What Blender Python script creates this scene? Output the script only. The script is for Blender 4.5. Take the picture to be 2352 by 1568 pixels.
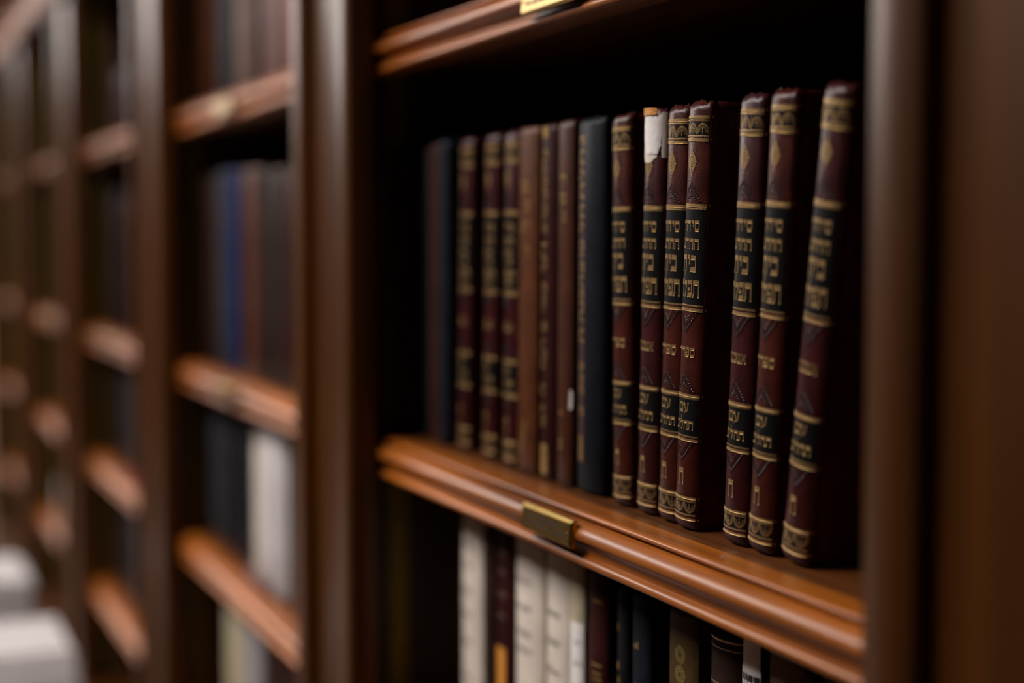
import bpy, math, random
from mathutils import Vector, Matrix
random.seed(7)
for o in list(bpy.data.objects): bpy.data.objects.remove(o)
S = bpy.context.scene
COL = S.collection
R = math.radians

# ------------------------------------------------------------------ camera
YAW, PITCH = 23.032, 3.877
cam_d = bpy.data.cameras.new('camera')
cam = bpy.data.objects.new('camera', cam_d); COL.objects.link(cam)
cam.location = (0.0, -0.3985, 0.153)
cam.rotation_euler = (R(90 - PITCH), 0, R(90 - YAW))
cam_d.sensor_width = 36.0
cam_d.lens = 3600 / 2352 * 36
cam_d.clip_start = 0.01
cam_d.dof.use_dof = True
cam_d.dof.focus_distance = 0.795
cam_d.dof.aperture_fstop = 2.5
S.camera = cam

# ------------------------------------------------------------------ world, exposure
w = bpy.data.worlds.new('world'); S.world = w; w.use_nodes = True
w.node_tree.nodes['Background'].inputs[0].default_value = (0.8, 0.85, 1.0, 1)
w.node_tree.nodes['Background'].inputs[1].default_value = 0.01
S.view_settings.view_transform = 'Standard'
S.view_settings.look = 'None'
S.view_settings.gamma = 1.0
S.view_settings.use_curve_mapping = False
S.view_settings.exposure = -0.12
LAMP_POWER = 18.0            # emission of the ceiling lamp diffusers

# ------------------------------------------------------------------ materials
MATS = {}
def nodes(name):
    m = bpy.data.materials.new(name); m.use_nodes = True
    nt = m.node_tree
    return m, nt, nt.nodes['Principled BSDF']
def N(nt, t, **kw):
    n = nt.nodes.new(t)
    for k, v in kw.items():
        if k in n.inputs: n.inputs[k].default_value = v
        else: setattr(n, k, v)
    return n
def plain(name, col, rough=0.5, metal=0.0, spec=0.5, var=0.25, scale=60.0, bump=0.0, bscale=900.0, coat=0.0, stretch=(1, 1, 1)):
    """procedural colour with slow mottling and a fine relief"""
    if name in MATS: return MATS[name]
    m, nt, b = nodes(name)
    b.inputs['Roughness'].default_value = rough
    b.inputs['Metallic'].default_value = metal
    b.inputs['Specular IOR Level'].default_value = spec
    b.inputs['Coat Weight'].default_value = coat
    b.inputs['Coat Roughness'].default_value = 0.25
    tc = N(nt, 'ShaderNodeTexCoord'); mp = N(nt, 'ShaderNodeMapping', Scale=stretch)
    nt.links.new(tc.outputs['Object'], mp.inputs[0])
    no = N(nt, 'ShaderNodeTexNoise', Scale=scale, Detail=5.0)
    nt.links.new(mp.outputs[0], no.inputs['Vector'])
    cr = N(nt, 'ShaderNodeValToRGB')
    cr.color_ramp.elements[0].position = 0.3; cr.color_ramp.elements[1].position = 0.72
    cr.color_ramp.elements[0].color = tuple(c * (1 - var) for c in col) + (1,)
    cr.color_ramp.elements[1].color = tuple(min(1, c * (1 + var)) for c in col) + (1,)
    nt.links.new(no.outputs['Fac'], cr.inputs[0]); nt.links.new(cr.outputs[0], b.inputs['Base Color'])
    if bump:
        n2 = N(nt, 'ShaderNodeTexNoise', Scale=bscale, Detail=3.0)
        nt.links.new(tc.outputs['Object'], n2.inputs['Vector'])
        bp = N(nt, 'ShaderNodeBump', Strength=bump, Distance=0.0004)
        nt.links.new(n2.outputs['Fac'], bp.inputs['Height']); nt.links.new(bp.outputs[0], b.inputs['Normal'])
    MATS[name] = m
    return m
def wood(name, axis, dark, light, rough=0.36, coat=0.12, spec=0.5, tint=(1, 1, 1)):
    """varnished wood, grain along the given axis"""
    if name in MATS: return MATS[name]
    m, nt, b = nodes(name)
    sc = [34, 34, 34]; sc[axis] = 1.6
    tc = N(nt, 'ShaderNodeTexCoord'); oi = N(nt, 'ShaderNodeObjectInfo')
    ad = N(nt, 'ShaderNodeVectorMath', operation='ADD')
    mu = N(nt, 'ShaderNodeMath', operation='MULTIPLY'); mu.inputs[1].default_value = 17.0
    nt.links.new(oi.outputs['Random'], mu.inputs[0])
    nt.links.new(tc.outputs['Object'], ad.inputs[0]); nt.links.new(mu.outputs[0], ad.inputs[1])
    mp = N(nt, 'ShaderNodeMapping', Scale=sc); nt.links.new(ad.outputs[0], mp.inputs[0])
    n1 = N(nt, 'ShaderNodeTexNoise', Scale=1.6, Detail=6.0, Distortion=0.6)
    nt.links.new(mp.outputs[0], n1.inputs['Vector'])
    sc2 = [420, 420, 420]; sc2[axis] = 14
    mp2 = N(nt, 'ShaderNodeMapping', Scale=sc2); nt.links.new(ad.outputs[0], mp2.inputs[0])
    n2 = N(nt, 'ShaderNodeTexNoise', Scale=1.0, Detail=3.0); nt.links.new(mp2.outputs[0], n2.inputs['Vector'])
    mx = N(nt, 'ShaderNodeMath', operation='MULTIPLY_ADD'); mx.inputs[1].default_value = 0.28
    nt.links.new(n2.outputs['Fac'], mx.inputs[0]); nt.links.new(n1.outputs['Fac'], mx.inputs[2])
    cr = N(nt, 'ShaderNodeValToRGB')
    e = cr.color_ramp.elements
    e[0].position = 0.38; e[1].position = 0.85
    e[0].color = dark + (1,); e[1].color = light + (1,)
    nt.links.new(mx.outputs[0], cr.inputs[0]); nt.links.new(cr.outputs[0], b.inputs['Base Color'])
    b.inputs['Roughness'].default_value = rough
    b.inputs['Specular Tint'].default_value = tint + (1,)
    b.inputs['Specular IOR Level'].default_value = spec
    b.inputs['Coat Weight'].default_value = coat
    b.inputs['Coat Roughness'].default_value = 0.2
    bp = N(nt, 'ShaderNodeBump', Strength=0.12, Distance=0.0003)
    nt.links.new(n2.outputs['Fac'], bp.inputs['Height']); nt.links.new(bp.outputs[0], b.inputs['Normal'])
    MATS[name] = m
    return m
def emit(name, col, s):
    m = bpy.data.materials.new(name); m.use_nodes = True; nt = m.node_tree
    nt.nodes.clear()
    e = nt.nodes.new('ShaderNodeEmission'); o = nt.nodes.new('ShaderNodeOutputMaterial')
    e.inputs[0].default_value = col + (1,); e.inputs[1].default_value = s
    nt.links.new(e.outputs[0], o.inputs[0]); return m

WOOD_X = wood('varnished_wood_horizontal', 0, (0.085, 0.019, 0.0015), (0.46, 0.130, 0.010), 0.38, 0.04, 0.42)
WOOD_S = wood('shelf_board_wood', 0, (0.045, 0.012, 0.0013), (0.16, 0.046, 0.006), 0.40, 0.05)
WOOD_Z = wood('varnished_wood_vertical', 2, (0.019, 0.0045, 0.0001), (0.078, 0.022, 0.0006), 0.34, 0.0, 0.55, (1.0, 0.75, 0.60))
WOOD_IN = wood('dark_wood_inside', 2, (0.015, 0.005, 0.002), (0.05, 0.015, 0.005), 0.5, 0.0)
BRASS = plain('polished_brass', (0.50, 0.33, 0.09), 0.30, 1.0, var=0.12, scale=180)
STD = plain('dull_brass_strip', (0.20, 0.145, 0.02), 0.45, 0.6, var=0.15)
ENGR = plain('engraved_black', (0.03, 0.02, 0.008), 0.6)
GOLD = plain('gold_foil', (0.56, 0.37, 0.16), 0.38, 0.8, var=0.18, scale=500)
GOLD_OLD = plain('worn_gold_foil', (0.40, 0.24, 0.08), 0.5, 0.7, var=0.4, scale=400)
PAPER = plain('page_edges', (0.55, 0.47, 0.34), 0.8, var=0.2, scale=40, stretch=(25, 1, 1))
BLACKP = plain('black_title_panel', (0.0035, 0.0035, 0.004), 0.45, spec=0.2, bump=0.15)
EMB = plain('blind_tooled_plum', (0.022, 0.006, 0.008), 0.36, spec=0.5, bump=0.1)
MAROON = plain('red_brown_leather', (0.055, 0.009, 0.005), 0.36, spec=0.26, var=0.4, scale=90, bump=0.35)
BURG = plain('burgundy_leather', (0.042, 0.006, 0.0075), 0.36, spec=0.25, var=0.35, scale=90, bump=0.3)
def leather(nm, col, rough=0.5, spec=0.12): return plain(nm, col, rough, spec=spec, var=0.3, scale=70, bump=0.25)
NAVY = leather('navy_cloth', (0.007, 0.009, 0.014), 0.5, 0.10)
BLACKC = leather('black_cloth', (0.007, 0.007, 0.009), 0.55)
BROWN = leather('tan_brown_cover', (0.085, 0.024, 0.007), 0.45, 0.2)
BROWN2 = leather('mid_brown_cover', (0.055, 0.015, 0.006), 0.45, 0.2)
DKMAR = leather('dark_maroon_cover', (0.030, 0.006, 0.006), 0.45)
DKBR = leather('dark_brown_cover', (0.028, 0.012, 0.008), 0.5)
SLATE = leather('slate_cover', (0.026, 0.027, 0.031), 0.55, 0.15)
GREYG = leather('grey_green_cover', (0.03, 0.032, 0.028), 0.6)
BLUE = leather('royal_blue_cover', (0.008, 0.020, 0.085), 0.5)
TAUPE = leather('taupe_cover', (0.13, 0.085, 0.07), 0.55)
ROSE = leather('dusty_rose_cover', (0.15, 0.085, 0.08), 0.55)
PLUM = leather('plum_cover', (0.030, 0.010, 0.022), 0.45)
OLIVE = leather('olive_brown_leather', (0.06, 0.034, 0.012), 0.45)
RED = leather('red_cover', (0.16, 0.022, 0.025), 0.5)
WHITE = plain('aged_white_cover', (0.66, 0.58, 0.50), 0.55, var=0.10, scale=45)
WHITE2 = plain('white_paper', (0.78, 0.74, 0.72), 0.6, var=0.06, scale=60)
BEIGE = plain('beige_cover', (0.42, 0.36, 0.24), 0.6, var=0.12)
LILAC = plain('lilac_grey_cover', (0.28, 0.25, 0.27), 0.6, var=0.12)
ORANGE = plain('orange_label', (0.62, 0.24, 0.03), 0.6, var=0.15)
WHITE3 = plain('dull_white_card', (0.46, 0.43, 0.43), 0.7, var=0.08, scale=20)
KRAFT = plain('kraft_folder', (0.55, 0.33, 0.14), 0.7, var=0.12)
INK = plain('black_ink', (0.012, 0.012, 0.013), 0.5)
GREYINK = plain('faded_print', (0.30, 0.26, 0.22), 0.7)
def woven():
    m, nt, b = nodes('woven_orange_cloth')
    tc = N(nt, 'ShaderNodeTexCoord'); mp = N(nt, 'ShaderNodeMapping', Rotation=(0, R(35), 0))
    nt.links.new(tc.outputs['Object'], mp.inputs[0])
    wv = N(nt, 'ShaderNodeTexWave', Scale=330.0, Distortion=0.6, bands_direction='X')
    wz = N(nt, 'ShaderNodeTexWave', Scale=330.0, Distortion=0.6, bands_direction='Z')
    for q in (wv, wz): nt.links.new(mp.outputs[0], q.inputs['Vector'])
    ml = N(nt, 'ShaderNodeMath', operation='MULTIPLY')
    nt.links.new(wv.outputs['Fac'], ml.inputs[0]); nt.links.new(wz.outputs['Fac'], ml.inputs[1])
    cr = N(nt, 'ShaderNodeValToRGB')
    cr.color_ramp.elements[0].color = (0.06, 0.02, 0.009, 1); cr.color_ramp.elements[1].color = (0.30, 0.09, 0.035, 1)
    nt.links.new(ml.outputs[0], cr.inputs[0]); nt.links.new(cr.outputs[0], b.inputs['Base Color'])
    bp = N(nt, 'ShaderNodeBump', Strength=0.5, Distance=0.0004)
    nt.links.new(ml.outputs[0], bp.inputs['Height']); nt.links.new(bp.outputs[0], b.inputs['Normal'])
    b.inputs['Roughness'].default_value = 0.75
    return m
WOVEN = woven()

# ------------------------------------------------------------------ mesh helpers
class MB:
    def __init__(s): s.v = []; s.f = []
    def poly(s, pts):
        i = len(s.v); s.v += [tuple(p) for p in pts]; s.f.append(tuple(range(i, i + len(pts))))
    def box(s, x0, x1, y0, y1, z0, z1):
        i = len(s.v)
        s.v += [(x, y, z) for z in (z0, z1) for x, y in ((x0, y0), (x1, y0), (x1, y1), (x0, y1))]
        s.f += [tuple(i + k for k in q) for q in ((3, 2, 1, 0), (4, 5, 6, 7), (0, 1, 5, 4), (1, 2, 6, 5), (2, 3, 7, 6), (3, 0, 4, 7))]
    def prism(s, prof, axis, a, b):
        """closed profile swept along an axis; prof lists the two other coordinates"""
        n = len(prof); i = len(s.v)
        for t in (a, b):
            for p, q in prof:
                s.v.append((t, p, q) if axis == 0 else (p, q, t))
        for k in range(n):
            k2 = (k + 1) % n
            s.f.append((i + k, i + k2, i + n + k2, i + n + k))
        s.f.append(tuple(i + k for k in reversed(range(n)))); s.f.append(tuple(i + n + k for k in range(n)))
    def mesh(s, name, mat, smooth=None, bevel=0):
        me = bpy.data.meshes.new(name); me.from_pydata(s.v, [], s.f); me.validate(); me.update()
        import bmesh
        bm = bmesh.new(); bm.from_mesh(me); bmesh.ops.recalc_face_normals(bm, faces=bm.faces)
        if bevel:
            bmesh.ops.bevel(bm, geom=bm.edges[:], offset=bevel, segments=2, affect='EDGES', clamp_overlap=True)
        bm.to_mesh(me); bm.free()
        if smooth:
            me.shade_smooth(); me.set_sharp_from_angle(angle=R(smooth))
        me.materials.append(mat); return me
    def build(s, name, mat, parent=None, smooth=None, bevel=0):
        return put(name, s.mesh(name, mat, smooth, bevel), parent)
def put(name, me, parent=None):
    o = bpy.data.objects.new(name, me); COL.objects.link(o)
    if parent: o.parent = parent
    return o
def tag(o, label, cat, group=None):
    o['label'] = label; o['category'] = cat
    if group: o['group'] = group
    return o
def thing(name, label, cat, loc=(0, 0, 0), group=None):
    o = bpy.data.objects.new(name, None); COL.objects.link(o); o.location = loc
    o.empty_display_size = 0.02
    return tag(o, label, cat, group)

# ------------------------------------------------------------------ room
FLOOR, CEIL = -1.30, 1.60
XA, XB, YA, YB = -15.0, 2.2, -2.6, 0.30
def slab(name, args, mat):
    m = MB(); m.box(*args); o = m.build(name, mat); o['kind'] = 'structure'; return o
FL = wood('floor_boards', 0, (0.02, 0.010, 0.005), (0.06, 0.03, 0.012), 0.5, 0.0)
PLASTER = plain('ceiling_plaster', (0.45, 0.43, 0.41), 0.9, var=0.04, scale=3)
WALLM = plain('wall_paint', (0.40, 0.34, 0.27), 0.85, var=0.05, scale=3)
PANEL = wood('wall_panelling', 2, (0.016, 0.006, 0.003), (0.045, 0.016, 0.006), 0.6, 0.0)
slab('floor', (XA, XB, YA, YB, FLOOR - 0.1, FLOOR), FL)
slab('ceiling', (XA, XB, YA, YB, CEIL, CEIL + 0.1), PLASTER)
slab('wall_back', (XA, XB, YB, YB + 0.1, FLOOR, CEIL), WALLM)
slab('wall_opposite', (XA, XB, YA - 0.1, YA, FLOOR, CEIL), PANEL)
slab('wall_far', (XA - 0.1, XA, YA, YB, FLOOR, CEIL), PANEL)
slab('wall_near', (XB, XB + 0.1, YA, YB, FLOOR, CEIL), PANEL)
DIFFS = [emit('lamp_diffuser', (1.0, 0.93, 0.88), LAMP_POWER * q) for q in (0.85, 0.70, 1.08)]
WHITEM = plain('white_enamel', (0.75, 0.75, 0.75), 0.4, var=0.03)
for k in range(8):
    t = thing('ceiling_lamp', 'long white ceiling lamp panel above the library aisle', 'lamp', (-14.1 + 1.8 * k, -1.40, CEIL), 'ceiling lamps over the aisle')
    m = MB()
    for a in ((-.72, .72, -.47, -.45), (-.72, .72, .45, .47), (-.72, -.70, -.45, .45), (.70, .72, -.45, .45)): m.box(*a, -.05, 0)
    m.build('frame', WHITEM, t)
    m = MB(); m.box(-.70, .70, -.45, .45, -.035, -.03); m.build('diffuser', DIFFS[2 if k == 7 else 1 if k == 6 else 0], t)

# ------------------------------------------------------------------ bookcase run
STILE_Y, STILE_T, STEP = -0.055, 0.019, 0.008
ZB, ZT = -0.60, 0.56                      # ledge height, top of the posts
ZS = [0.301, 0.0, -0.211, -0.425]         # shelf tops
BACK = 0.26
# far edge and width of each post, nearest post first
POSTS = [(-0.4776, 0.1575), (-1.2736, 0.1575), (-2.0696, 0.185), (-2.8796, 0.215), (-3.66, 0.235), (-4.46, 0.235)]
BAYS = [(POSTS[k + 1][0] + POSTS[k + 1][1] - 0.034, POSTS[k][0] - 0.018) for k in range(5)]
BAYNAME = ['bay of burgundy prayer books', 'first bay beyond the prayer books', 'second bay beyond the prayer books', 'third bay beyond the prayer books', 'farthest bay of the run']
# moulded shelf edge, profile in (y, z) below the shelf top
def arc(cy, cz, ry, rz, a0, a1, n):
    return [(cy + ry * math.cos(R(a0 + (a1 - a0) * k / n)), cz + rz * math.sin(R(a0 + (a1 - a0) * k / n))) for k in range(n + 1)]
MOULD = ([(-0.010, 0.0)] + arc(-0.0236, -0.0018, 0.0030, 0.0018, 90, 250, 8) + [(-0.0236, -0.0044)]
         + arc(-0.0236, -0.0118, 0.0100, 0.0070, 95, 190, 12) + arc(-0.0325, -0.0206, 0.0058, 0.0062, 75, -15, 8)
         + [(-0.0268, -0.0226)] + arc(-0.0264, -0.0260, 0.0046, 0.0032, 110, 262, 8) + [(-0.010, -0.0292)])
def shelf(parent, x0, x1, z, plate_x=None, plate_dz=0.0):
    m = MB(); m.box(x0, x1, -0.010, BACK - 0.006, z - 0.0225, z)
    s = m.build('shelf', WOOD_S, parent)
    m = MB(); m.prism([(y, z + q) for y, q in MOULD], 0, x0, x1)
    m.build('edge_moulding', WOOD_X, s, smooth=40)
    if plate_x is not None:
        m = MB(); y0, y1 = -0.0362, -0.0325
        zc = z - 0.0112 + plate_dz; hw, hh, bv = 0.0345, 0.0076, 0.0016
        A = [(-hw, -hh), (hw, -hh), (hw, hh), (-hw, hh)]
        B = [(a * (1 - bv / hw), b * (1 - bv / hh)) for a, b in A]
        def P(L, y): return [(plate_x + a, y + 0.10 * b, zc + b) for a, b in L]
        q = [P(A, y1), P(A, y0 + bv), P(B, y0)]
        for r in range(2):
            for k in range(4):
                k2 = (k + 1) % 4
                m.poly([q[r][k], q[r][k2], q[r + 1][k2], q[r + 1][k]])
        m.poly(q[2]); m.poly(list(reversed(q[0])))
        m.build('name_plate', BRASS, s)
        m = MB(); rnd = random.Random(3)
        for row, (hw2, gz) in enumerate(((0.022, 0.0012), (0.026, -0.0028))):
            a = -hw2
            while a < hw2:
                wd = rnd.uniform(0.0012, 0.0030); hgt = rnd.uniform(0.0014, 0.0026)
                pts = [(a, gz), (a + wd, gz + 0.0004), (a + wd, gz + hgt), (a, gz + hgt)]
                m.poly([(plate_x + p, y0 - 0.00015 + 0.10 * b, zc + b) for p, b in pts])
                a += wd + rnd.choice((0.0005, 0.0007, 0.002))
        m.build('engraving', ENGR, s)
        for sx in (-1, 1):
            m = MB()
            c = (plate_x + sx * (hw - 0.0045), y0 - 0.0006, zc)
            ring = [(c[0] + 0.0012 * math.cos(k * math.pi / 4), y0 - 0.0001, c[2] + 0.0012 * math.sin(k * math.pi / 4)) for k in range(8)]
            for k in range(8): m.poly([ring[k], ring[(k + 1) % 8], c])
            m.build('plate_pin', BRASS, s)
    return s
def post(parent, x0, wd):
    f = 0.031
    y0, y1, yb = STILE_Y, STILE_Y + STEP, STILE_Y + STILE_T
    r = 0.0016
    pr = [(x0, yb), (x0, y0 + r), (x0 + r, y0), (x0 + f - r, y0), (x0 + f, y0 + r), (x0 + f, y1),
          (x0 + wd - f, y1), (x0 + wd - f, y0 + r), (x0 + wd - f + r, y0), (x0 + wd - r, y0), (x0 + wd, y0 + r), (x0 + wd, yb)]
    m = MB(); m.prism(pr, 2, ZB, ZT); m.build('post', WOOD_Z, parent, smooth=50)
CROWN = [(-0.030, ZT), (-0.062, ZT)] + arc(-0.062, ZT + 0.012, 0.006, 0.008, -90, -200, 5) + [(-0.064, ZT + 0.022)] + \
        arc(-0.122, ZT + 0.030, 0.055, 0.055, 0, 80, 8) + [(-0.118, ZT + 0.088), (-0.128, ZT + 0.090), (-0.130, ZT + 0.112), (-0.030, ZT + 0.112)]
def unit(k, label):
    """one bay: its own post stands at its far end"""
    xf, wd = POSTS[k]
    root = thing('bookcase', label, 'bookcase', (0, 0, 0), 'bays of the wall bookcase')
    post(root, xf, wd)
    x1 = POSTS[k - 1][0] if k else 0.34
    il = xf + wd - 0.034                    # inner face of the far side panel
    ir = x1 - 0.018                         # inner face of the near side panel
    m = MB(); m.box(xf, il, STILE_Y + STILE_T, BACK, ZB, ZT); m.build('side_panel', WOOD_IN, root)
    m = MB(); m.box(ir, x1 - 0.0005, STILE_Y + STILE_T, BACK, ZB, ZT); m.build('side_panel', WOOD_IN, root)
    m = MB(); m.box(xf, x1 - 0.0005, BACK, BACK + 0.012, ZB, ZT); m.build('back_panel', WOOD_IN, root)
    for x, sg in ((il, 1), (ir, -1)):
        m = MB(); m.box(min(x, x + sg * 0.003), max(x, x + sg * 0.003), -0.0145, 0.001, ZB + 0.01, ZT - 0.01)
        m.build('shelf_standard', STD, root)
    m = MB(); m.prism(CROWN, 0, xf, x1 - 0.0005); m.build('cornice', WOOD_X, root, smooth=40)
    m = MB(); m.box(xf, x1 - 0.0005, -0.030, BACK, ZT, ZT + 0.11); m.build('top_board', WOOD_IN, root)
    # cupboard below the ledge, a piece of its own
    cb = thing('base_cabinet', 'low varnished cupboard below the ' + BAYNAME[max(0, k - 1)] + (', nearest the end post' if not k else ''), 'cabinet', (0, 0, 0), 'cupboards under the wall bookcase')
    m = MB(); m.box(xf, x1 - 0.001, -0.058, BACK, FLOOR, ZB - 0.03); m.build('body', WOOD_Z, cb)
    xc = (xf + x1) / 2
    for a, b, kx in ((xf + .02, xc - 0.003, xc - .03), (xc + 0.003, x1 - .02, xc + .03)):
        m = MB(); m.box(a, b, -0.070, -0.058, FLOOR + 0.09, ZB - 0.05); dr = m.build('door', WOOD_Z, cb, bevel=0.003)
        m = MB(); m.box(kx - .008, kx + .008, -0.084, -0.070, -0.80, -0.784); m.build('knob', BRASS, dr, bevel=0.004)
    return root, il, ir
U = []
UL = ['varnished brown bookcase end post standing right beside the leaning burgundy prayer books',
      'varnished brown bookcase bay holding the burgundy and gilt prayer books',
      'bookcase bay next beyond the prayer books, with white volumes on its third shelf',
      'dark bookcase bay second beyond the prayer books, a red booklet on its shelf',
      'dark bookcase bay third beyond the prayer books, white papers on its shelves',
      'farthest dark bookcase bay behind the white files on the ledge']
m = MB(); m.box(POSTS[5][0], 0.34, -0.072, BACK, ZB - 0.03, ZB)
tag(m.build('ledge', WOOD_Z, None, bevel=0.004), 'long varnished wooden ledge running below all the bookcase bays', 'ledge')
PLX = {1: -0.8050, 2: -1.62, 3: -2.42, 4: -3.2, 5: -4.0}
for k in range(6):
    root, il, ir = unit(k, UL[k])
    for j, z in enumerate(ZS):
        shelf(root, il + 0.003, ir - 0.003, z, PLX.get(k) if (k == 1 or j < 2) else None, -0.0035 if j == 0 else 0.0)
    U.append(root)

# pale scratch on the prayer-book shelf
m = MB(); pts = [(-0.6375, -0.0212), (-0.6444, -0.014), (-0.646, -0.0099), (-0.6476, -0.0056)]
for (a, b), (c, e) in zip(pts, pts[1:]): m.poly([(a, b, .00015), (c, e, .00015), (c, e + .0009, .00015), (a, b + .0007, .00015)])
sh = [o for o in U[1].children if o.name.startswith('shelf') and o.data.vertices[0].co.z < 0.01 and o.data.vertices[0].co.z > -0.1 and 'standard' not in o.name][0]
m.build('scratch', plain('bare_scratch', (.30, .22, .20), .6), sh)

# ------------------------------------------------------------------ books
class Spine:
    """curved spine surface: u runs across (metres from the centre line), z up"""
    def __init__(s, a, b, fm=82):
        s.a, s.b, s.fm = a, b, R(fm)
        s.k = b / (1 - math.cos(s.fm)); s.ka = a / math.sin(s.fm)
        s.tab = [(0.0, 0.0)]; p = (0, 0); n = 60
        for i in range(1, n + 1):
            f = s.fm * i / n; q = (s.ka * math.sin(f), s.k * (1 - math.cos(f)))
            s.tab.append((s.tab[-1][0] + math.dist(p, q), f)); p = q
        s.L = s.tab[-1][0]
    def phi(s, u):
        au = min(abs(u), s.L)
        lo, hi = 0, len(s.tab) - 1
        while hi - lo > 1:
            md = (lo + hi) // 2
            if s.tab[md][0] <= au: lo = md
            else: hi = md
        (l0, f0), (l1, f1) = s.tab[lo], s.tab[hi]
        f = f0 + (f1 - f0) * ((au - l0) / (l1 - l0) if l1 > l0 else 0)
        return math.copysign(f, u)
    def at(s, u, z, off=0.0):
        f = s.phi(u)
        x, y = s.ka * math.sin(f), s.k * (1 - math.cos(f))
        nx, ny = s.k * math.sin(f), -s.ka * math.cos(f)
        l = math.hypot(nx, ny) or 1
        return (x + off * nx / l, y + off * ny / l, z)
class Decal(MB):
    def __init__(s, sp): super().__init__(); s.sp = sp
    def quad(s, q, off, step=0.0012):
        """bilinear patch; q = four (u, z) corners in order"""
        du = max(abs(q[1][0] - q[0][0]), abs(q[2][0] - q[3][0])); dv = max(abs(q[3][0] - q[0][0]), abs(q[2][0] - q[1][0]))
        na, nb = max(1, math.ceil(du / step)), max(1, math.ceil(dv / step))
        i = len(s.v)
        for b in range(nb + 1):
            for a in range(na + 1):
                ta, tb = a / na, b / nb
                u = (q[0][0] * (1 - ta) + q[1][0] * ta) * (1 - tb) + (q[3][0] * (1 - ta) + q[2][0] * ta) * tb
                z = (q[0][1] * (1 - ta) + q[1][1] * ta) * (1 - tb) + (q[3][1] * (1 - ta) + q[2][1] * ta) * tb
                s.v.append(s.sp.at(u, z, off))
        for b in range(nb):
            for a in range(na):
                k = i + b * (na + 1) + a
                s.f.append((k, k + 1, k + na + 2, k + na + 1))
    def rect(s, u0, u1, z0, z1, off): s.quad([(u0, z0), (u1, z0), (u1, z1), (u0, z1)], off)
    def lip(s, u0, u1, z, off): s.poly([s.sp.at(u0, z, off), s.sp.at(u1, z, off), s.sp.at(u1, z - .00022, off + .00026), s.sp.at(u0, z - .00022, off + .00026)])
    def line(s, p, q, wd, off):
        dx, dz = q[0] - p[0], q[1] - p[1]; l = math.hypot(dx, dz) or 1
        nx, nz = -dz / l * wd / 2, dx / l * wd / 2
        s.quad([(p[0] + nx, p[1] + nz), (q[0] + nx, q[1] + nz), (q[0] - nx, q[1] - nz), (p[0] - nx, p[1] - nz)], off)
    def ring(s, u, z, ru, rz, wd, off, n=8):
        for k in range(n):
            a0, a1 = 2 * math.pi * k / n, 2 * math.pi * (k + 1) / n
            p = [(u + (ru) * math.cos(a), z + (rz) * math.sin(a)) for a in (a0, a1)]
            q = [(u + (ru - wd) * math.cos(a), z + (rz - wd) * math.sin(a)) for a in (a1, a0)]
            s.poly([s.sp.at(*c, off) for c in p + q])
    def disc(s, u, z, ru, rz, off, n=8, dome=0.0):
        c = s.sp.at(u, z, off + dome)
        P = [s.sp.at(u + ru * math.cos(2 * math.pi * k / n), z + rz * math.sin(2 * math.pi * k / n), off) for k in range(n)]
        for k in range(n): s.poly([P[k], P[(k + 1) % n], c])

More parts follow.
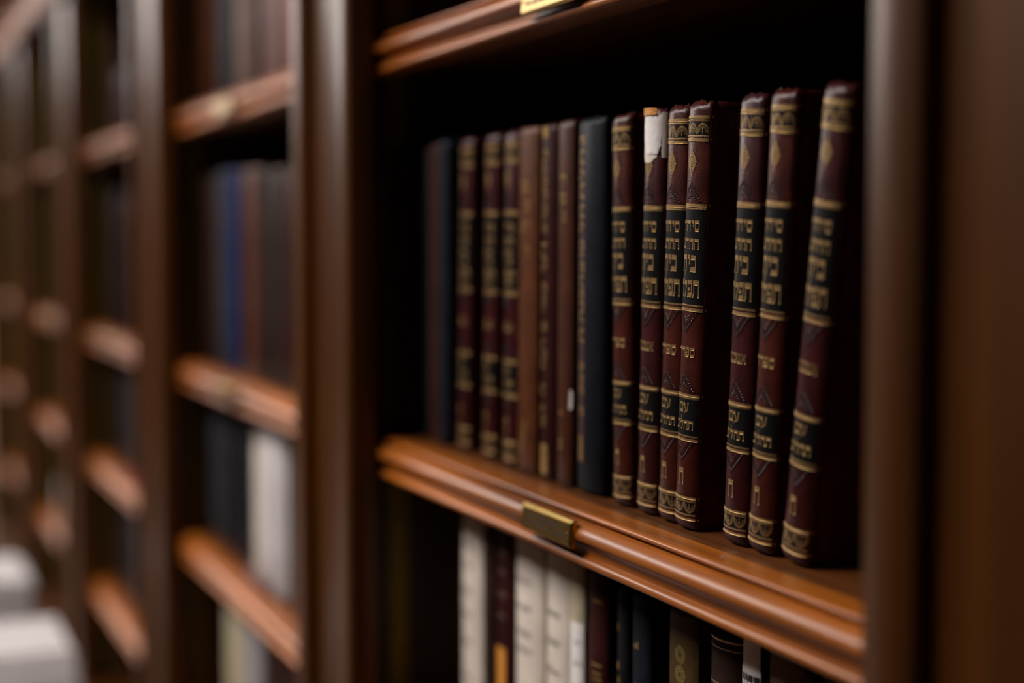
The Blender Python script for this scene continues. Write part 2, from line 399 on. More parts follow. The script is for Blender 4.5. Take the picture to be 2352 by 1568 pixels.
# block Hebrew letters: quads in a unit box, heavy bars and thin stems
def B(x0, x1, y0, y1): return [(x0, y0), (x1, y0), (x1, y1), (x0, y1)]
BAR = [(0.0, 0.74), (0.96, 0.74), (1.0, 1.0), (0.06, 1.0)]
RS = B(0.84, 1.0, 0.0, 0.8)
GL = {
 'ס': (1.0, [BAR, B(.86, 1, .18, .8), B(.10, .24, .1, .8), [(.22, 0), (.86, 0), (1, .26), (.1, .26)]]),
 'ם': (1.0, [BAR, B(.84, 1, .1, .8), B(.06, .2, .1, .8), B(.06, 1, 0, .22)]),
 'י': (.55, [[(.1, .72), (.95, .72), (1, 1), (.2, 1)], [(.7, .45), (.9, .45), (1, .8), (.75, .8)]]),
 'ו': (.55, [[(.1, .76), (.95, .76), (1, 1), (.2, 1)], B(.74, 1, 0, .8)]),
 'ד': (.95, [BAR, B(.70, .86, 0, .8)]),
 'ר': (.9, [BAR, RS]),
 'ה': (1.0, [BAR, RS, B(.08, .22, 0, .56)]),
 'ח': (1.0, [BAR, RS, B(.08, .24, 0, .8)]),
 'ש': (1.1, [B(.12, .92, 0, .2), B(0, .12, .1, 1), B(0, .24, .76, 1), B(.44, .56, .15, 1), B(.44, .66, .76, 1), B(.88, 1, .1, 1), B(.80, 1, .76, 1)]),
 'ב': (.95, [[(.04, .72), (.9, .72), (.92, .97), (.1, 1.0)], B(.80, .94, .15, .8), [(-.05, 0), (.9, 0), (1, .27), (.08, .27)]]),
 'כ': (.9, [BAR, B(.84, 1, .1, .85), B(.05, .95, 0, .25)]),
 'ת': (1.05, [BAR, RS, [(.16, .1), (.30, .1), (.26, .8), (.12, .8)], [(-.06, 0), (.2, 0), (.32, .22), (.10, .22)]]),
 'פ': (.95, [BAR, B(.84, 1, .15, .85), [(0, 0), (.9, 0), (1, .26), (.1, .26)], B(.08, .22, .42, .85), B(.08, .55, .40, .56)]),
 'ל': (.85, [B(.08, .24, .85, 1.55), [(.08, .72), (.95, .72), (1, .95), (.08, .95)], [(.36, 0), (.56, 0), (1, .75), (.80, .75)]]),
 'א': (1.0, [[(.78, 0), (1, 0), (.26, 1), (.02, 1)], B(.78, .96, .55, 1), [(.0, 0), (.2, 0), (.38, .6), (.2, .5)]]),
 'נ': (.7, [B(.3, 1, .76, 1), B(.80, 1, .1, .85), B(.0, 1, 0, .25)]),
 'ז': (.6, [B(.1, .95, .76, 1), B(.45, .68, 0, .8)]),
 'ע': (1.0, [[(.06, 1), (.24, 1), (.56, .15), (.42, .05)], B(.0, .3, .8, 1), [(.84, 1), (1, 1), (.84, .2), (.68, .2)], B(.74, 1, .8, 1), [(.05, -.22), (.1, -.05), (.84, .3), (.8, .1)]]),
 'ק': (1.0, [BAR, [(.84, .8), (1, .8), (.72, .15), (.58, .15)], B(.08, .22, -.35, .55)]),
 'מ': (1.05, [BAR, RS, [(.1, 0), (.24, 0), (.3, .8), (.16, .8)], B(.5, 1, 0, .22)]),
 "'": (.4, [[(.3, .6), (.5, .6), (.9, 1), (.4, 1)]]),
 ' ': (.5, []),
}
# lower edges of the strokes, pressed into the leather, catch the light
LIP = {'ס': ((.22, .86, 0), (.3, .86, .74)), 'ם': ((.06, 1, 0),), 'י': ((.7, .9, .45),), 'ו': ((.74, 1, 0), (.1, .7, .76)), 'ד': ((.7, .86, 0), (0, .7, .74)), 'ר': ((.84, 1, 0), (0, .8, .74)),
       'ה': ((.84, 1, 0), (.08, .22, 0), (.24, .8, .74)), 'ח': ((.84, 1, 0), (.08, .24, 0), (.26, .8, .74)), 'ש': ((.12, .92, 0),), 'ב': ((-.05, .9, 0), (.04, .76, .72)), 'כ': ((.05, .95, 0),),
       'ת': ((.84, 1, 0), (-.06, .2, 0), (.3, .8, .74)), 'פ': ((0, .9, 0), (.08, .55, .40)), 'ל': ((.36, .56, 0), (.08, .7, .72)), 'א': ((.78, 1, 0), (0, .2, 0)), 'נ': ((0, 1, 0),), 'ז': ((.45, .68, 0),), 'ע': ((.0, .3, .8),)}
def text(d, s, u_r, z0, hgt, width, off, gap=0.13):
    """one line of right-to-left lettering that ends at u_r on the right and is width wide"""
    tot = sum(GL[c][0] for c in s) + gap * (len(s) - 1)
    k = width / tot; u = u_r
    for c in s:
        wd, qs = GL[c]; gw = wd * k
        for q in qs: d.quad([(u - gw + x * gw, z0 + y * hgt) for x, y in q], off)
        for x0, x1, y in LIP.get(c, ()): d.lip(u - gw + x0 * gw, u - gw + x1 * gw, z0 + y * hgt, off)
        u -= gw + gap * k
def vtext(d, s, z_top, u_left, cap, length, off, gap=0.16):
    """lettering that runs down the spine, letter tops to the left"""
    tot = sum(GL[c][0] for c in s) + gap * (len(s) - 1)
    k = length / tot; z = z_top
    for c in s:
        wd, qs = GL[c]; gw = wd * k
        for q in qs: d.quad([(u_left + (1 - y) * cap, z - (1 - x) * gw) for x, y in q], off)
        z -= gw + gap * k

def cover_mesh(name, mat, t, h, d, b, seg=10, th=0.0024, crinkle=0.0, seed=0, sharp=False):
    """case binding: curved spine, joint grooves and two boards in one shell, rounded at head and tail"""
    a = t / 2; sp = Spine(a, b)
    rnd = random.Random(seed)
    O, I = [], []
    O.append((a, d)); I.append((a - th, d - 0.0003))
    O.append((a, b + 0.010)); I.append((a - th, b + 0.010))
    O.append((a, b + 0.0062)); I.append((a - th, b + 0.0062))
    O.append((a - 0.0011, b + 0.0036)); I.append((a - th - 0.0006, b + 0.0048))
    O.append((a - 0.0009, b + 0.0016)); I.append((a - th - 0.0006, b + 0.0038))
    ns = seg
    for k in range(ns + 1):
        f = sp.fm * (1 - 2 * k / ns)
        x, y = sp.ka * math.sin(f), sp.k * (1 - math.cos(f))
        O.append((x, y)); I.append((x * (1 - th / a), max(b * 0.75, y) + th * 0.9))
    n0 = len(O)
    for k in range(4, -1, -1):
        O.append((-O[k][0], O[k][1])); I.append((-I[k][0], I[k][1]))
    n = len(O)
    lev = [(0, .75), (.0012, .25), (.0035, 0), (h * .33, 0), (h * .66, 0), (h - .0045, 0), (h - .0026, .12), (h - .0010, .42), (h, .95)]
    m = MB()
    def idx(l, k): return l * n + k
    for li, (z, q) in enumerate(lev):
        for k in range(n):
            x, y = O[k]; ix, iy = I[k]
            zz = z
            if crinkle and 4 <= k < n - 4 and li >= 5:
                j = crinkle * (0.4 + 0.3 * (li - 5))
                x += rnd.uniform(-j, j) * .6; y += rnd.uniform(-j, j); zz += rnd.uniform(-j, j) * 1.3
            m.v.append((x + (ix - x) * q, y + (iy - y) * q, zz))
    nl = len(lev)
    for li in range(nl - 1):
        for k in range(n - 1): m.f.append((idx(li, k), idx(li, k + 1), idx(li + 1, k + 1), idx(li + 1, k)))
    base = len(m.v)
    for z in (0.0008, h - 0.0012):
        for k in range(n): m.v.append((I[k][0], I[k][1], z))
    for k in range(n - 1):
        m.f.append((base + k + 1, base + k, base + n + k, base + n + k + 1))
        m.f.append((idx(0, k + 1), idx(0, k), base + k, base + k + 1))
        m.f.append((idx(nl - 1, k), idx(nl - 1, k + 1), base + n + k + 1, base + n + k))
    for k in (0, n - 1):
        m.f.append(tuple([idx(li, k) for li in range(nl)] + [base + n + k, base + k]))
    return m.mesh(name, mat, smooth=55)
def pages_mesh(t, h, d, b, mat=None):
    m = MB(); th = 0.0026
    m.box(-t / 2 + th, t / 2 - th, b + 0.0052, d - 0.004, 0.003, h - 0.0035)
    return m.mesh('page_block', mat or PAPER)
CM = {}
def book(name, label, c, t, h, z, mat, d=0.150, b=0.005, y0=0.0, lean=0.0, yaw=0.0, group=None, seg=10, crinkle=0.0, seed=None, share=None):
    key = share or (mat.name, t, h, d, b, seg, crinkle, seed)
    if key not in CM:
        CM[key] = (cover_mesh('cover', mat, t, h, d, b, seg, crinkle=crinkle, seed=seed or 0), pages_mesh(t, h, d, b))
    root = thing(name, label, 'book', (c, y0, z + abs(math.sin(R(lean))) * t / 2 + 0.0002), group)
    root.rotation_euler = (0, R(lean), R(yaw))
    put('cover', CM[key][0], root); put('page_block', CM[key][1], root)
    return root, Spine(t / 2, b)

# ---- the gilt prayer books -------------------------------------------------
SW, SH, SD, SBU = 0.0212, 0.2200, 0.150, 0.0052
ssp = Spine(SW / 2, SBU)
UE = ssp.L * 0.86
def siddur_parts():
    """meshes shared by all the prayer books: list of (part name, mesh); rite lettering apart"""
    o1, o2 = 0.00012, 0.00024
    P = []
    for z0, z1 in ((.2032, .2100), (.1168, .1660), (.0493, .0690), (.0084, .0156)):
        d = Decal(ssp); d.rect(-UE, UE, z0, z1, o1); P.append(('title_panel', d.mesh('title_panel', BLACKP, smooth=60)))
    for z, wd, zb in ((.2122, .0013, .2104), (.2009, .0014, .2025), (.1678, .0014, .1659), (.1147, .0014, .1167), (.0705, .0012, .0689), (.0475, .0012, .0491), (.0173, .0010, .0154), (.0062, .0010, .0083)):
        d = Decal(ssp)
        d.rect(-UE, UE, z - wd / 2, z + wd / 2, o2)
        for k in range(16): d.lip(-UE + k * UE / 8, -UE + (k + 1) * UE / 8, z - wd / 2, o2)
        d.rect(ssp.L * .95, ssp.L * .995, z - wd / 2, z + wd / 2, o2)
        d.rect(-UE, UE, zb + .00032, zb + .00050, o2)
        nb = 30
        for k in range(nb): d.disc(-UE + (k + .5) * 2 * UE / nb, zb - .00005, .00030, .00048, o2, 6, 0.0001)
        P.append(('gilt_band', d.mesh('gilt_band', GOLD)))
    # lace of linked arches, upright in the head panel, hanging in the tail panel
    for zb, sg, hh in ((.2036, 1, .0058), (.0148, -1, .0056)):
        d = Decal(ssp)
        for uc in (-.0072, 0, .0072):
            for k in range(13):
                a = math.pi * k / 12
                uu, zz = uc + .0031 * math.cos(a), zb + sg * (.0008 + (hh - .0016) * math.sin(a))
                d.ring(uu, zz, .00055, .00068, .00032, o2, 7)
            for k in range(7):
                a = math.pi * (k + .5) / 7
                d.ring(uc + .0020 * math.cos(a), zb + sg * (.0008 + (hh - .0030) * math.sin(a)), .00042, .00052, .0002, o2, 6)
            d.line((uc, zb + sg * .0004), (uc, zb + sg * .0026), .00035, o2)
            d.disc(uc, zb + sg * .0027, .0004, .0006, o2, 6)
        for uc in (-.0036, .0036): d.disc(uc, zb + sg * .0004, .0005, .0006, o2, 6)
        P.append(('gilt_lace', d.mesh('gilt_lace', GOLD)))
    # pointed medallion
    d = Decal(ssp)
    zc, ru, rz = .1897, .0034, .0052
    for k in range(26):
        a = 2 * math.pi * k / 26
        f = 1 - 0.16 * abs(math.sin(2 * a))
        d.ring(ru * f * math.cos(a), zc + rz * f * math.sin(a), .00052, .00062, .00036, o2, 7)
    for k in range(18):
        a = 2 * math.pi * (k + .5) / 18
        d.ring(ru * .64 * math.cos(a), zc + rz * .64 * math.sin(a), .00056, .00070, .00040, o2, 6)
    d.ring(0, zc, .0014, .0023, .0007, o2, 10)
    for s1 in (-1, 1):
        d.line((-.0018 * s1, zc - .0028), (.0018 * s1, zc + .0028), .00028, o2)
        d.line((.0020 * s1, zc), (.0033 * s1, zc), .0004, o2)
        d.disc(.0037 * s1, zc, .0005, .0005, o2, 6)
    d.line((0, zc + rz), (0, zc + rz + .0016), .00055, o2); d.disc(0, zc + rz + .0008, .0006, .0006, o2, 6)
    d.line((0, zc - rz), (0, zc - rz - .0012), .0003, o2); d.disc(0, zc - rz - .0016, .0005, .0008, o2, 7)
    P.append(('gilt_medallion', d.mesh('gilt_medallion', GOLD)))
    # blind tooled sprays: leaf and bead relief
    for zb, sg in ((.1689, 1), (.1136, -1), (.0716, 1), (.0464, -1)):
        d = Decal(ssp); H = .0098
        d.line((0, zb + sg * .0088), (0, zb + sg * .0112), .0005, .0002); d.disc(0, zb + sg * .0100, .0005, .0010, .0001, 6, .0003)
        for s1 in (-1, 1):
            for k in range(8):
                tt = k / 7
                u, z = s1 * (.0008 + .0062 * tt), zb + sg * (H * .80 * (1 - tt ** 1.2) + .0010)
                d.ring(u, z, .00075, .0009, .00030, .00022, 7)
                d.disc(u, z, .00045, .0006, .0001, 6, .0004)
                if k < 7: d.ring(u - s1 * .0007, z - sg * .0018, .00055, .0007, .00025, .0002, 6)
                if k in (0, 1, 2, 3, 4): d.disc(u - s1 * .0012, z - sg * .0036, .0004, .0006, .0001, 6, .00025)
            d.line((s1 * .0003, zb + sg * .0076), (s1 * .0066, zb + sg * .0012), .0003, .00025)
            d.ring(s1 * .0077, zb + sg * .0008, .0007, .0007, .0003, .0002, 8)
        d.disc(0, zb + sg * .0060, .0009, .0013, .0001, 8, .0003)
        d.disc(0, zb + sg * .0034, .0006, .0009, .0001, 7, .0003)
        P.append(('blind_tooling', d.mesh('blind_tooling', EMB)))
    LT = {}
    for s_, ur, z0, hh, wd in (('סידור', .0074, .1547, .0055, .0148), ('החדש', .0075, .1457, .0053, .0150), ('בית', .0063, .1342, .0084, .0126), ('תפלה', .0085, .1212, .0086, .0168),
                               ('ספרד', .0072, .0905, .0048, .0140), ('אשכנז', .0072, .0905, .0048, .0140), ('עם', .0046, .0618, .0048, .0088), ('תהלים', .0078, .0530, .0044, .0152), ('ח', .0024, .0240, .0085, .0046)):
        d = Decal(ssp); text(d, s_, ur, z0, hh, wd, o2); me = d.mesh('gilt_lettering', GOLD)
        if s_ in ('ספרד', 'אשכנז'): LT[s_] = me
        else: P.append(('gilt_lettering', me))
    return P, LT
SP, RITE = siddur_parts()
def siddur(label, c, lean, rite, z=0.0, y0=0.0, yaw=0.0, seed=1, name='prayer_book'):
    mat = MAROON if rite == 'ספרד' else BURG
    r, sp = book(name, label, c, SW, SH, z, mat, SD, SBU, y0, lean, yaw, 'gilt burgundy prayer books', 16, 0.00065, seed)
    for p, me in SP: put(p, me, r)
    put('gilt_lettering', RITE[rite], r)
    return r
SF, AS = 'ספרד', 'אשכנז'
# base centre x, lean to the right in degrees
siddur('dark prayer book with gilt bands, between slate cover and a wide dark gap', -1.0325, 2.4, AS, seed=2)
siddur('dark gilt prayer book standing alone between two dark gaps', -0.9840, 1.6, AS, seed=3)
siddur('gilt prayer book standing against the broad tan brown book', -0.9480, 1.0, AS, seed=4, )
siddur('upright red-brown gilt prayer book standing right beside the thick navy book', -0.7850, -0.9, SF, seed=5)
b13 = siddur('burgundy prayer book with a torn white paper label at its spine head', -0.7560, 1.9, AS, seed=6)
siddur('red-brown prayer book beside the one with the torn white label', -0.7315, 2.3, SF, seed=7)
siddur('sharp red-brown gilt prayer book with a pushed-back volume on its open side', -0.7098, 3.2, SF, y0=-0.002, seed=8)
siddur('prayer book pushed back so that mostly its dark cover shows', -0.6870, 3.2, AS, y0=0.020, seed=9)
siddur('burgundy gilt prayer book between the pushed-back volume and a leaning red-brown one', -0.6640, 3.6, AS, seed=10)
siddur('red-brown gilt prayer book leaning beside the last burgundy one', -0.6405, 4.6, SF, seed=11)
siddur('last burgundy gilt prayer book, leaning most steeply toward the near post', -0.6110, 8.2, AS, seed=12)

# torn label on the sticker book
def torn_label(root):
    rnd = random.Random(5)
    def patch(name, mat, outline, off, bumpy):
        d = Decal(ssp); nz = 14
        i0 = len(d.v); nu = 12
        for k in range(nz + 1):
            tz = k / nz; z = outline[0][2] + (outline[-1][2] - outline[0][2]) * tz
            for j in range(len(outline) - 1):
                if outline[j][2] >= z >= outline[j + 1][2] or outline[j][2] <= z <= outline[j + 1][2]:
                    q = (z - outline[j][2]) / ((outline[j + 1][2] - outline[j][2]) or 1); break
            l = outline[j][0] + (outline[j + 1][0] - outline[j][0]) * q; r = outline[j][1] + (outline[j + 1][1] - outline[j][1]) * q
            l += rnd.uniform(-.0002, .0002); r += rnd.uniform(-.0002, .0002)
            for a in range(nu + 1): d.v.append(d.sp.at(l + (r - l) * a / nu, z + rnd.uniform(-.0001, .0001), off + (rnd.uniform(0, bumpy) if 0 < a < nu else 0)))
        for k in range(nz):
            for a in range(nu):
                p = i0 + k * (nu + 1) + a; d.f.append((p, p + 1, p + nu + 2, p + nu + 1))
        d.build(name, mat, root, smooth=60)
    patch('torn_label', WHITE, [(-.0045, .0020, .1915), (-.0068, .0068, .1945), (-.0078, .0085, .2010), (-.0075, .0090, .2050)], .0003, .0001)
    patch('torn_label', WHITE2, [(-.0020, .0078, .1960), (-.0050, .0092, .2000), (-.0062, .0098, .2080), (-.0062, .0098, .2170)], .0006, .0003)
    patch('label_backing', WHITE, [(.0098, .0128, .1940), (.0098, .0132, .2040), (.0096, .0132, .2180)], .0005, .0002)
    patch('label_tab', ORANGE, [(-.0064, .0070, .2166), (-.0068, .0074, .2190), (-.0060, .0066, .2203)], .0011, .0005)
torn_label(b13)

# ---- other books on the prayer-book shelf ----------------------------------
G0 = 'plain books on the prayer book shelf'
book('book', 'very dark red-brown book against the far side panel', -1.1395, 0.0125, 0.219, 0, DKMAR, y0=-0.012, group=G0, b=.002)
book('book', 'dark navy book next to the dark red-brown end book', -1.1215, 0.0200, 0.218, 0, NAVY, group=G0, b=.003, y0=.004)
book('book', 'thin grey-green book beside the dark navy one', -1.1040, 0.0120, 0.219, 0, GREYG, group=G0, b=.003, y0=.003)
book('book', 'slim russet brown book between grey-green and slate books', -1.0880, 0.0160, 0.220, 0, BROWN2, group=G0, b=.003)
book('book', 'slate blue book standing before the first gilt prayer book', -1.0680, 0.0190, 0.221, 0, leather('slate_navy_cover', (.014, .016, .024), .5), group=G0, b=.004, y0=-.002)
r, sp = book('book', 'broad tan brown book with faint gilt title', -0.9190, 0.0290, 0.221, 0, BROWN, group=G0, b=.003, lean=1.0)
d = Decal(sp)
for k, s in enumerate(('אבן', 'סע', 'ראש', 'ח')):
    s2 = s.replace('ן', 'ו'); text(d, s2, .006, .1800 - k * .0125 - (.004 if k == 3 else 0), .0070, .0040 * len(s2), .0002)
for k in range(5): d.disc(-.002 + .001 * k, .016 + .004 * k, .0015, .0025, .0002, 6)
d.build('faded_title', GOLD_OLD, r)
r, sp = book('book', 'dark maroon book with gold lettering running down the spine', -0.8868, 0.0210, 0.221, 0, DKMAR, group=G0, b=.004, lean=0.8)
d = Decal(sp)
for s, z, l in (('נ', .2050, .004), ('חתמם', .1990, .024), ('שרב', .1720, .018), ('תו', .1480, .020), ('כאר', .1230, .019), ('ש', .0990, .006), ('רנח', .0880, .018), ('ה', .060, .007), ('לש', .048, .014)):
    vtext(d, s, z, -.0052, .0072, l, .0002)
d.rect(-.006, .003, .2125, .2195, .0002)
d.rect(-.0052, .004, .004, .0230, .0002)
d.build('gilt_lettering', GOLD_OLD, r)
r, sp = book('book', 'mid brown book with small gilt title beside the navy book', -0.8610, 0.0205, 0.2215, 0, BROWN2, group=G0, b=.003, lean=0.5)
d = Decal(sp)
for k, s in enumerate(('רה', 'בת', 'ש')): text(d, s, .004, .1830 - k * .011, .0060, .0036 * len(s), .0002)
for z in (.045, .028, .024): d.disc(-.001, z, .0016, .002, .0002, 6)
d.build('faded_title', GOLD_OLD, r)
d = Decal(sp); d.quad([(.0085, .0480), (.0105, .0480), (.0108, .0590), (.0090, .0600)], .0004); d.build('paper_scrap', WHITE2, r)
r, sp = book('book', 'thick navy cloth book with gold letters down a maroon strip', -0.8290, 0.0340, 0.2210, 0, NAVY, group=G0, b=.006, lean=0.3, seg=16, crinkle=.0005, seed=21)
d = Decal(sp); d.rect(-.0100, -.0002, .0180, .2120, .0001); d.build('title_strip', plain('maroon_strip', (.035, .009, .010), .5), r)
d = Decal(sp)
for s, z, l in (('נחלת', .2105, .0370), ('חל', .1705, .0160), ('סוב', .1500, .0190), ('הבנה', .1290, .0270), ('ת', .0975, .0085), ('ס', .0780, .0050), ('שב', .0710, .0120), ('ב', .0520, .0060)):
    vtext(d, s, z, -.0085, .0076, l, .0002)
d.build('gilt_lettering', GOLD, r)
d = Decal(sp); rn = random.Random(2)
for k in range(34):
    z = .0195 + .00045 * k; d.rect(-.0090 + rn.uniform(0, .0012), -.0012 - rn.uniform(0, .0015), z, z + .00028, .0002)
for k in range(8): d.rect(-.009 + .001 * k, -.0086 + .001 * k, .0195, .0345, .00022)
d.build('gilt_crest', GOLD, r)

# ---- row under the prayer books ---------------------------------------------
G1 = 'books on the shelf below the prayer books'
Z1 = ZS[2]
def vband(r, sp, mat, items, name='gilt_band'):
    for it in items:
        d = Decal(sp); d.rect(*it, .0002); d.build(name, mat, r)
def prints(r, sp, mat, zs, u0, u1, seed, name='printed_title'):
    rn = random.Random(seed)
    for z in zs:
        u = u0; d = Decal(sp)
        while u < u1:
            wd = rn.uniform(.0012, .0026)
            d.rect(u, min(u + wd, u1), z, z + rn.uniform(.0025, .0045), .0002); u += wd + rn.uniform(.0006, .0014)
        d.build(name, mat, r)
r, sp = book('book', 'aged white book standing alone beside the empty dark shelf end', -1.0163, .0380, .168, Z1, WHITE, group=G1, b=.004)
prints(r, sp, GREYINK, [.145, .130, .112, .095, .075, .05], -.012, .006, 31)
book('book', 'thin dark brown book next to the lone white one', -0.9807, .0156, .166, Z1, DKBR, group=G1, b=.003)
r, sp = book('book', 'maroon book with an orange label low on its spine', -0.9558, .0276, .170, Z1, DKMAR, group=G1, b=.004)
d = Decal(sp); d.rect(-.010, .006, .020, .088, .0002); d.build('orange_label', ORANGE, r)
prints(r, sp, TAUPE, [.150, .138, .123, .108], -.004, .006, 32)
r, sp = book('book', 'widest aged white book beside the orange labelled one', -0.9156, .0436, .170, Z1, WHITE, group=G1, b=.004)
prints(r, sp, GREYINK, [.139, .122, .105, .094], -.015, .008, 33)
r, sp = book('book', 'middle aged white book of the three standing together', -0.8709, .0349, .170, Z1, WHITE, group=G1, b=.004)
prints(r, sp, GREYINK, [.128, .110, .092], -.012, .008, 34)
r, sp = book('book', 'narrow white book with a brighter paper label, last of three', -0.8420, .0185, .168, Z1, BEIGE, group=G1, b=.003)
d = Decal(sp); d.rect(-.004, .0096, .010, .132, .0002); d.build('paper_label', WHITE2, r)
prints(r, sp, GREYINK, [.118, .105, .09], .000, .008, 35)
r, sp = book('book', 'dark maroon book with faded gilt lines beside the white ones', -0.8152, .0231, .168, Z1, DKMAR, group=G1, b=.004)
vband(r, sp, GOLD_OLD, [(-.002, .0085, .112, .1135), (-.001, .0085, .107, .1085), (-.001, .0085, .1035, .105), (-.002, .0085, .095, .0965), (-.002, .0085, .150, .151)])
r, sp = book('book', 'thin black book with tiny gilt title', -0.7811, .0122, .166, Z1, BLACKC, group=G1, b=.003)
prints(r, sp, GOLD_OLD, [.140, .118, .110, .102, .09], -.003, .000, 36, 'faded_title')
r, sp = book('book', 'navy black book with a small gilt title, before the dark gap', -0.7595, .0204, .166, Z1, NAVY, group=G1, b=.003)
prints(r, sp, GOLD_OLD, [.135, .112, .104, .096], -.004, .001, 37, 'faded_title')
r, sp = book('book', 'olive brown leather book with two gilt crests', -0.7125, .0305, .167, Z1, OLIVE, group=G1, b=.003)
d = Decal(sp)
for zc in (.1440, .1335):
    for k in range(14):
        a = 2 * math.pi * k / 14; d.ring(.0012 + .0044 * math.cos(a), zc + .0040 * math.sin(a), .0010, .0011, .0006, .0002, 7)
    for k in range(8):
        a = 2 * math.pi * k / 8; d.ring(.0012 + .0024 * math.cos(a), zc + .0022 * math.sin(a), .0010, .0010, .0005, .0002, 7)
d.build('gilt_crest', plain('dull_gilt', (.30, .22, .06), .5, .5, var=.4, scale=400), r)
r, sp = book('book', 'round-backed black book with double gilt rules', -0.6723, .0321, .1655, Z1, DKBR, group=G1, b=.008, seg=14)
for z, zz in ((.1610, .1575), (.1350, .1392), (.0720, .0770)):
    d = Decal(sp); d.rect(-sp.L * .9, sp.L * .9, z, z + .0011, .0002)
    for k in range(40): d.disc(-sp.L * .9 + (k + .5) * sp.L * 1.8 / 40, zz, .0004, .0005, .0002, 6)
    d.build('gilt_band', plain('pale_gilt', (.62, .46, .34), .4, .8), r)
r, sp = book('book', 'thin black book with a white paper label and black lettering', -0.6425, .0176, .1695, Z1, BLACKC, group=G1, b=.002)
d = Decal(sp); d.rect(-.0083, .0078, .010, .1685, .0002); d.build('paper_label', WHITE, r)
d = Decal(sp); d.rect(-.0078, .0083, .012, .1545, .0005); d.build('title_label', WHITE2, r)
d = Decal(sp); text(d, 'קדוי', .0080, .1395, .0120, .0145, .0007); d.build('label_lettering', INK, r)
r, sp = book('book', 'orange-brown woven cloth book with a frayed head', -0.6140, .0300, .1680, Z1, WOVEN, group=G1, b=.003)
d = MB(); rn = random.Random(8)
for k in range(46):
    u = -sp.L * .95 + k * sp.L * 1.9 / 45; p = sp.at(u, .1660, .0002); q = sp.at(u + .0012, .1660, .0002); e = sp.at(u + rn.uniform(-.001, .001), .1675 + rn.uniform(0, .0028), rn.uniform(.0003, .0016))
    d.poly([p, q, e])
d.build('frayed_edge', BROWN, r)
book('book', 'thin black book beside the woven cloth one', -0.5920, .0090, .166, Z1, BLACKC, group=G1, b=.002)
book('book', 'dark maroon book nearest the post on the lower shelf', -0.5700, .0290, .168, Z1, DKMAR, group=G1, b=.003)

# ---- books in the bays beyond -----------------------------------------------
ORD = ['first', 'second', 'third', 'fourth', 'fifth', 'sixth', 'seventh', 'eighth', 'ninth', 'tenth', 'eleventh', 'twelfth']
ROWN = {0.301: 'top row', 0.0: 'second row', -0.211: 'third row', -0.425: 'fourth row'}
def row(bay, z, items, grp):
    """items: (centre x, thickness, height, material, colour words[, y0])"""
    for k, it in enumerate(items):
        c, t, h, mt, words = it[:5]; y0 = it[5] if len(it) > 5 else 0.0
        book('book', f'{words} book, {ORD[k]} from the far post, {ROWN[z]}, {BAYNAME[bay]}', c, t, h, z, mt, b=min(.006, t * .12), y0=y0, group=grp, seg=8, lean=(it[6] if len(it) > 6 else 0))
G2 = 'books in the first bay beyond the prayer books'
row(1, .301, [(-1.8700, .0700, .225, BROWN2, 'faded brown'), (-1.7800, .0740, .228, SLATE, 'slate grey'), (-1.6900, .0700, .226, TAUPE, 'taupe'), (-1.6300, .0300, .224, DKBR, 'dark brown'),
              (-1.5800, .0500, .230, ROSE, 'dusty rose'), (-1.5290, .0400, .222, TAUPE, 'greyish taupe'), (-1.4850, .0380, .226, RED, 'dull red'), (-1.4300, .0600, .224, DKBR, 'brownish black')], G2)
row(1, 0.0, [(-1.8650, .0520, .222, DKBR, 'dark brown'), (-1.8060, .0520, .226, SLATE, 'slate grey'), (-1.7460, .0420, .226, BLUE, 'royal blue'), (-1.6660, .0840, .224, BROWN2, 'reddish brown'),
             (-1.5950, .0300, .220, BLACKC, 'black'), (-1.5450, .0560, .220, DKBR, 'brownish grey'), (-1.4700, .0700, .219, DKMAR, 'dark maroon')], G2)
row(1, -.211, [(-1.8450, .0780, .165, SLATE, 'dark slate'), (-1.7600, .0560, .160, BLACKC, 'black'), (-1.6930, .0600, .160, NAVY, 'navy black')], G2)
r, sp = book('book', 'white book with grey print beside the navy black one, third row', -1.6340, .0400, .160, -.211 + 0.0, WHITE, group=G2, b=.004, seg=8)
prints(r, sp, GREYINK, [.14, .12, .1, .08, .06, .04], -.02, -.004, 41)
book('book', 'thick bright white book in the third row against the post', -1.5450, .0900, .165, -.211, WHITE3, group=G2, b=.008, seg=8, y0=-.010)
m = thing('booklet', 'pale pink-grey booklet lying flat on the shelf edge before the white book', 'booklet', (-1.5850, -.008, -.211), None)
q = MB(); q.box(-.045, .045, -.008, .002, 0, .012); q.build('pages', ROSE, m, bevel=.001)
row(1, -.425, [(-1.7700, .0800, .172, BEIGE, 'beige'), (-1.6800, .0760, .168, LILAC, 'lilac grey'), (-1.5900, .0800, .170, DKBR, 'dark brown'), (-1.5000, .0800, .170, DKMAR, 'dark maroon')], G2)
G3 = 'books in the second bay beyond the prayer books'
pal = [(DKMAR, 'dark maroon'), (PLUM, 'plum'), (DKBR, 'dark brown'), (BLACKC, 'black'), (NAVY, 'navy'), (SLATE, 'slate grey')]
def fill(bay, z, x0, x1, seq, grp, hmul=1.0, seed=0):
    rn = random.Random(seed); items = []; x = x0; k = 0
    while x < x1 - .035:
        t = min(rn.uniform(.034, .062), x1 - x); mt, wds = pal[seq[k % len(seq)]]
        hh = {.301: .20, 0.0: .222, -.211: .165, -.425: .170}[z] * rn.uniform(.94, 1.0) * hmul
        items.append((x + t / 2, t - .001, round(hh, 4), mt, wds, rn.uniform(-.002, .008))); x += t + rn.choice((.001, .002, .008)); k += 1
    row(bay, z, items[:12], grp)
fill(2, .301, -2.60, -2.28, [0, 1, 0, 3], G3, .55, 1)
fill(2, 0.0, -2.58, -2.20, [3, 2, 0, 3, 2], G3, 1, 2)
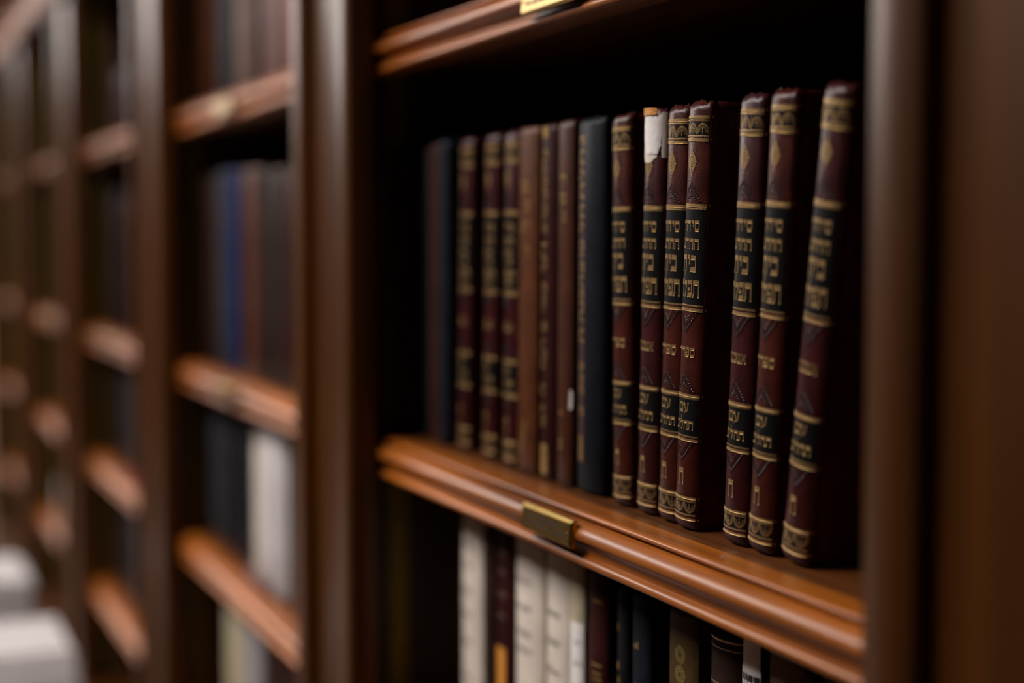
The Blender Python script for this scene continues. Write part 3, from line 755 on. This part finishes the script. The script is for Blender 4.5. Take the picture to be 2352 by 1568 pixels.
fill(2, -.211, -2.53, -2.20, [5, 5, 4, 5, 2], G3, 1, 3)
fill(2, -.425, -2.53, -2.20, [5, 4, 5, 5, 3], G3, .9, 4)
m = thing('booklet', 'dull red booklet lying flat at the shelf edge of a dark bay', 'booklet', (-2.27, -.006, -.211))
q = MB(); q.box(-.07, .07, -.018, .003, 0, .014); q.build('pages', RED, m, bevel=.001)
m = thing('booklet', 'small grey booklet lying on the top shelf of the dark bay', 'booklet', (-2.22, .004, .3012))
q = MB(); q.box(-.05, .05, -.012, .05, 0, .020); q.build('pages', SLATE, m, bevel=.001)
G4 = 'books in the third bay beyond the prayer books'
for z, sq, sd in ((.301, [3, 0], 5), (0.0, [1, 4, 1, 3], 6), (-.211, [3, 0, 2], 7), (-.425, [0, 3], 8)): fill(3, z, -3.36, -3.02, sq, G4, 1, sd)
m = thing('booklet', 'white booklet leaning out from the third row of a far bay', 'booklet', (-2.975, -.012, -.4248))
q = MB(); q.box(-.035, .035, -.010, .10, 0, .170); q.build('pages', WHITE, m, bevel=.002)
m = thing('booklet', 'short pile of white papers on the fourth shelf of a far bay', 'booklet', (-3.10, -.014, -.4248))
q = MB(); q.box(-.05, .05, -.012, .003, 0, .10); q.build('pages', WHITE, m, bevel=.002)
G5 = 'books in the farthest bay'
for z, sq, sd in ((.301, [3, 0], 9), (0.0, [3, 4], 10), (-.211, [4, 3], 11), (-.425, [2, 3], 12)): fill(4, z, -4.18, -3.66, sq, G5, 1, sd)

TB = -0.70
t = thing('side_table', 'narrow dark wooden side table carrying white papers and a file box', 'table', (-2.10, -.225, FLOOR))
m = MB(); m.box(-.44, .44, -.105, .105, TB - FLOOR - .028, TB - FLOOR); m.build('table_top', WOOD_S, t, bevel=.003)
for sx in (-1, 1):
    for sy in (-1, 1):
        m = MB(); m.box(sx * .41 - .018, sx * .41 + .018, sy * .082 - .018, sy * .082 + .018, 0, TB - FLOOR - .028); m.build('leg', WOOD_Z, t)
# ---- white things on the table -----------------------------------------------
f = thing('file_box', 'upright white file box standing on the narrow table, before the far bays', 'file box', (-2.36, -.215, TB))
m = MB(); m.box(-.10, .10, -.05, .05, 0, .370); m.build('box', WHITE3, f, bevel=.006)
m = MB(); m.box(-.06, .06, -.0512, -.0502, .10, .20); m.build('label_card', GREYINK, f)
f = thing('folder', 'orange kraft folder standing behind the white file box', 'folder', (-2.485, -.215, TB))
m = MB(); m.box(-.01, .01, -.06, .06, 0, .29); m.build('cover', KRAFT, f, bevel=.002)
f = thing('paper_stack', 'tall pile of loose white papers on the table beside the file box', 'papers', (-1.985, -.215, TB))
rn = random.Random(4)
m = MB()
for k in range(54):
    a, b2 = rn.uniform(-.002, .002), rn.uniform(-.002, .002); e = max(0, k - 36) * .38
    m.box(-.15 + a + e * .004, .15 + a - e * e * .0022, -.065 + b2, .060 + b2, k * .0065, k * .0065 + .0063)
m.build('sheets', WHITE3, f)
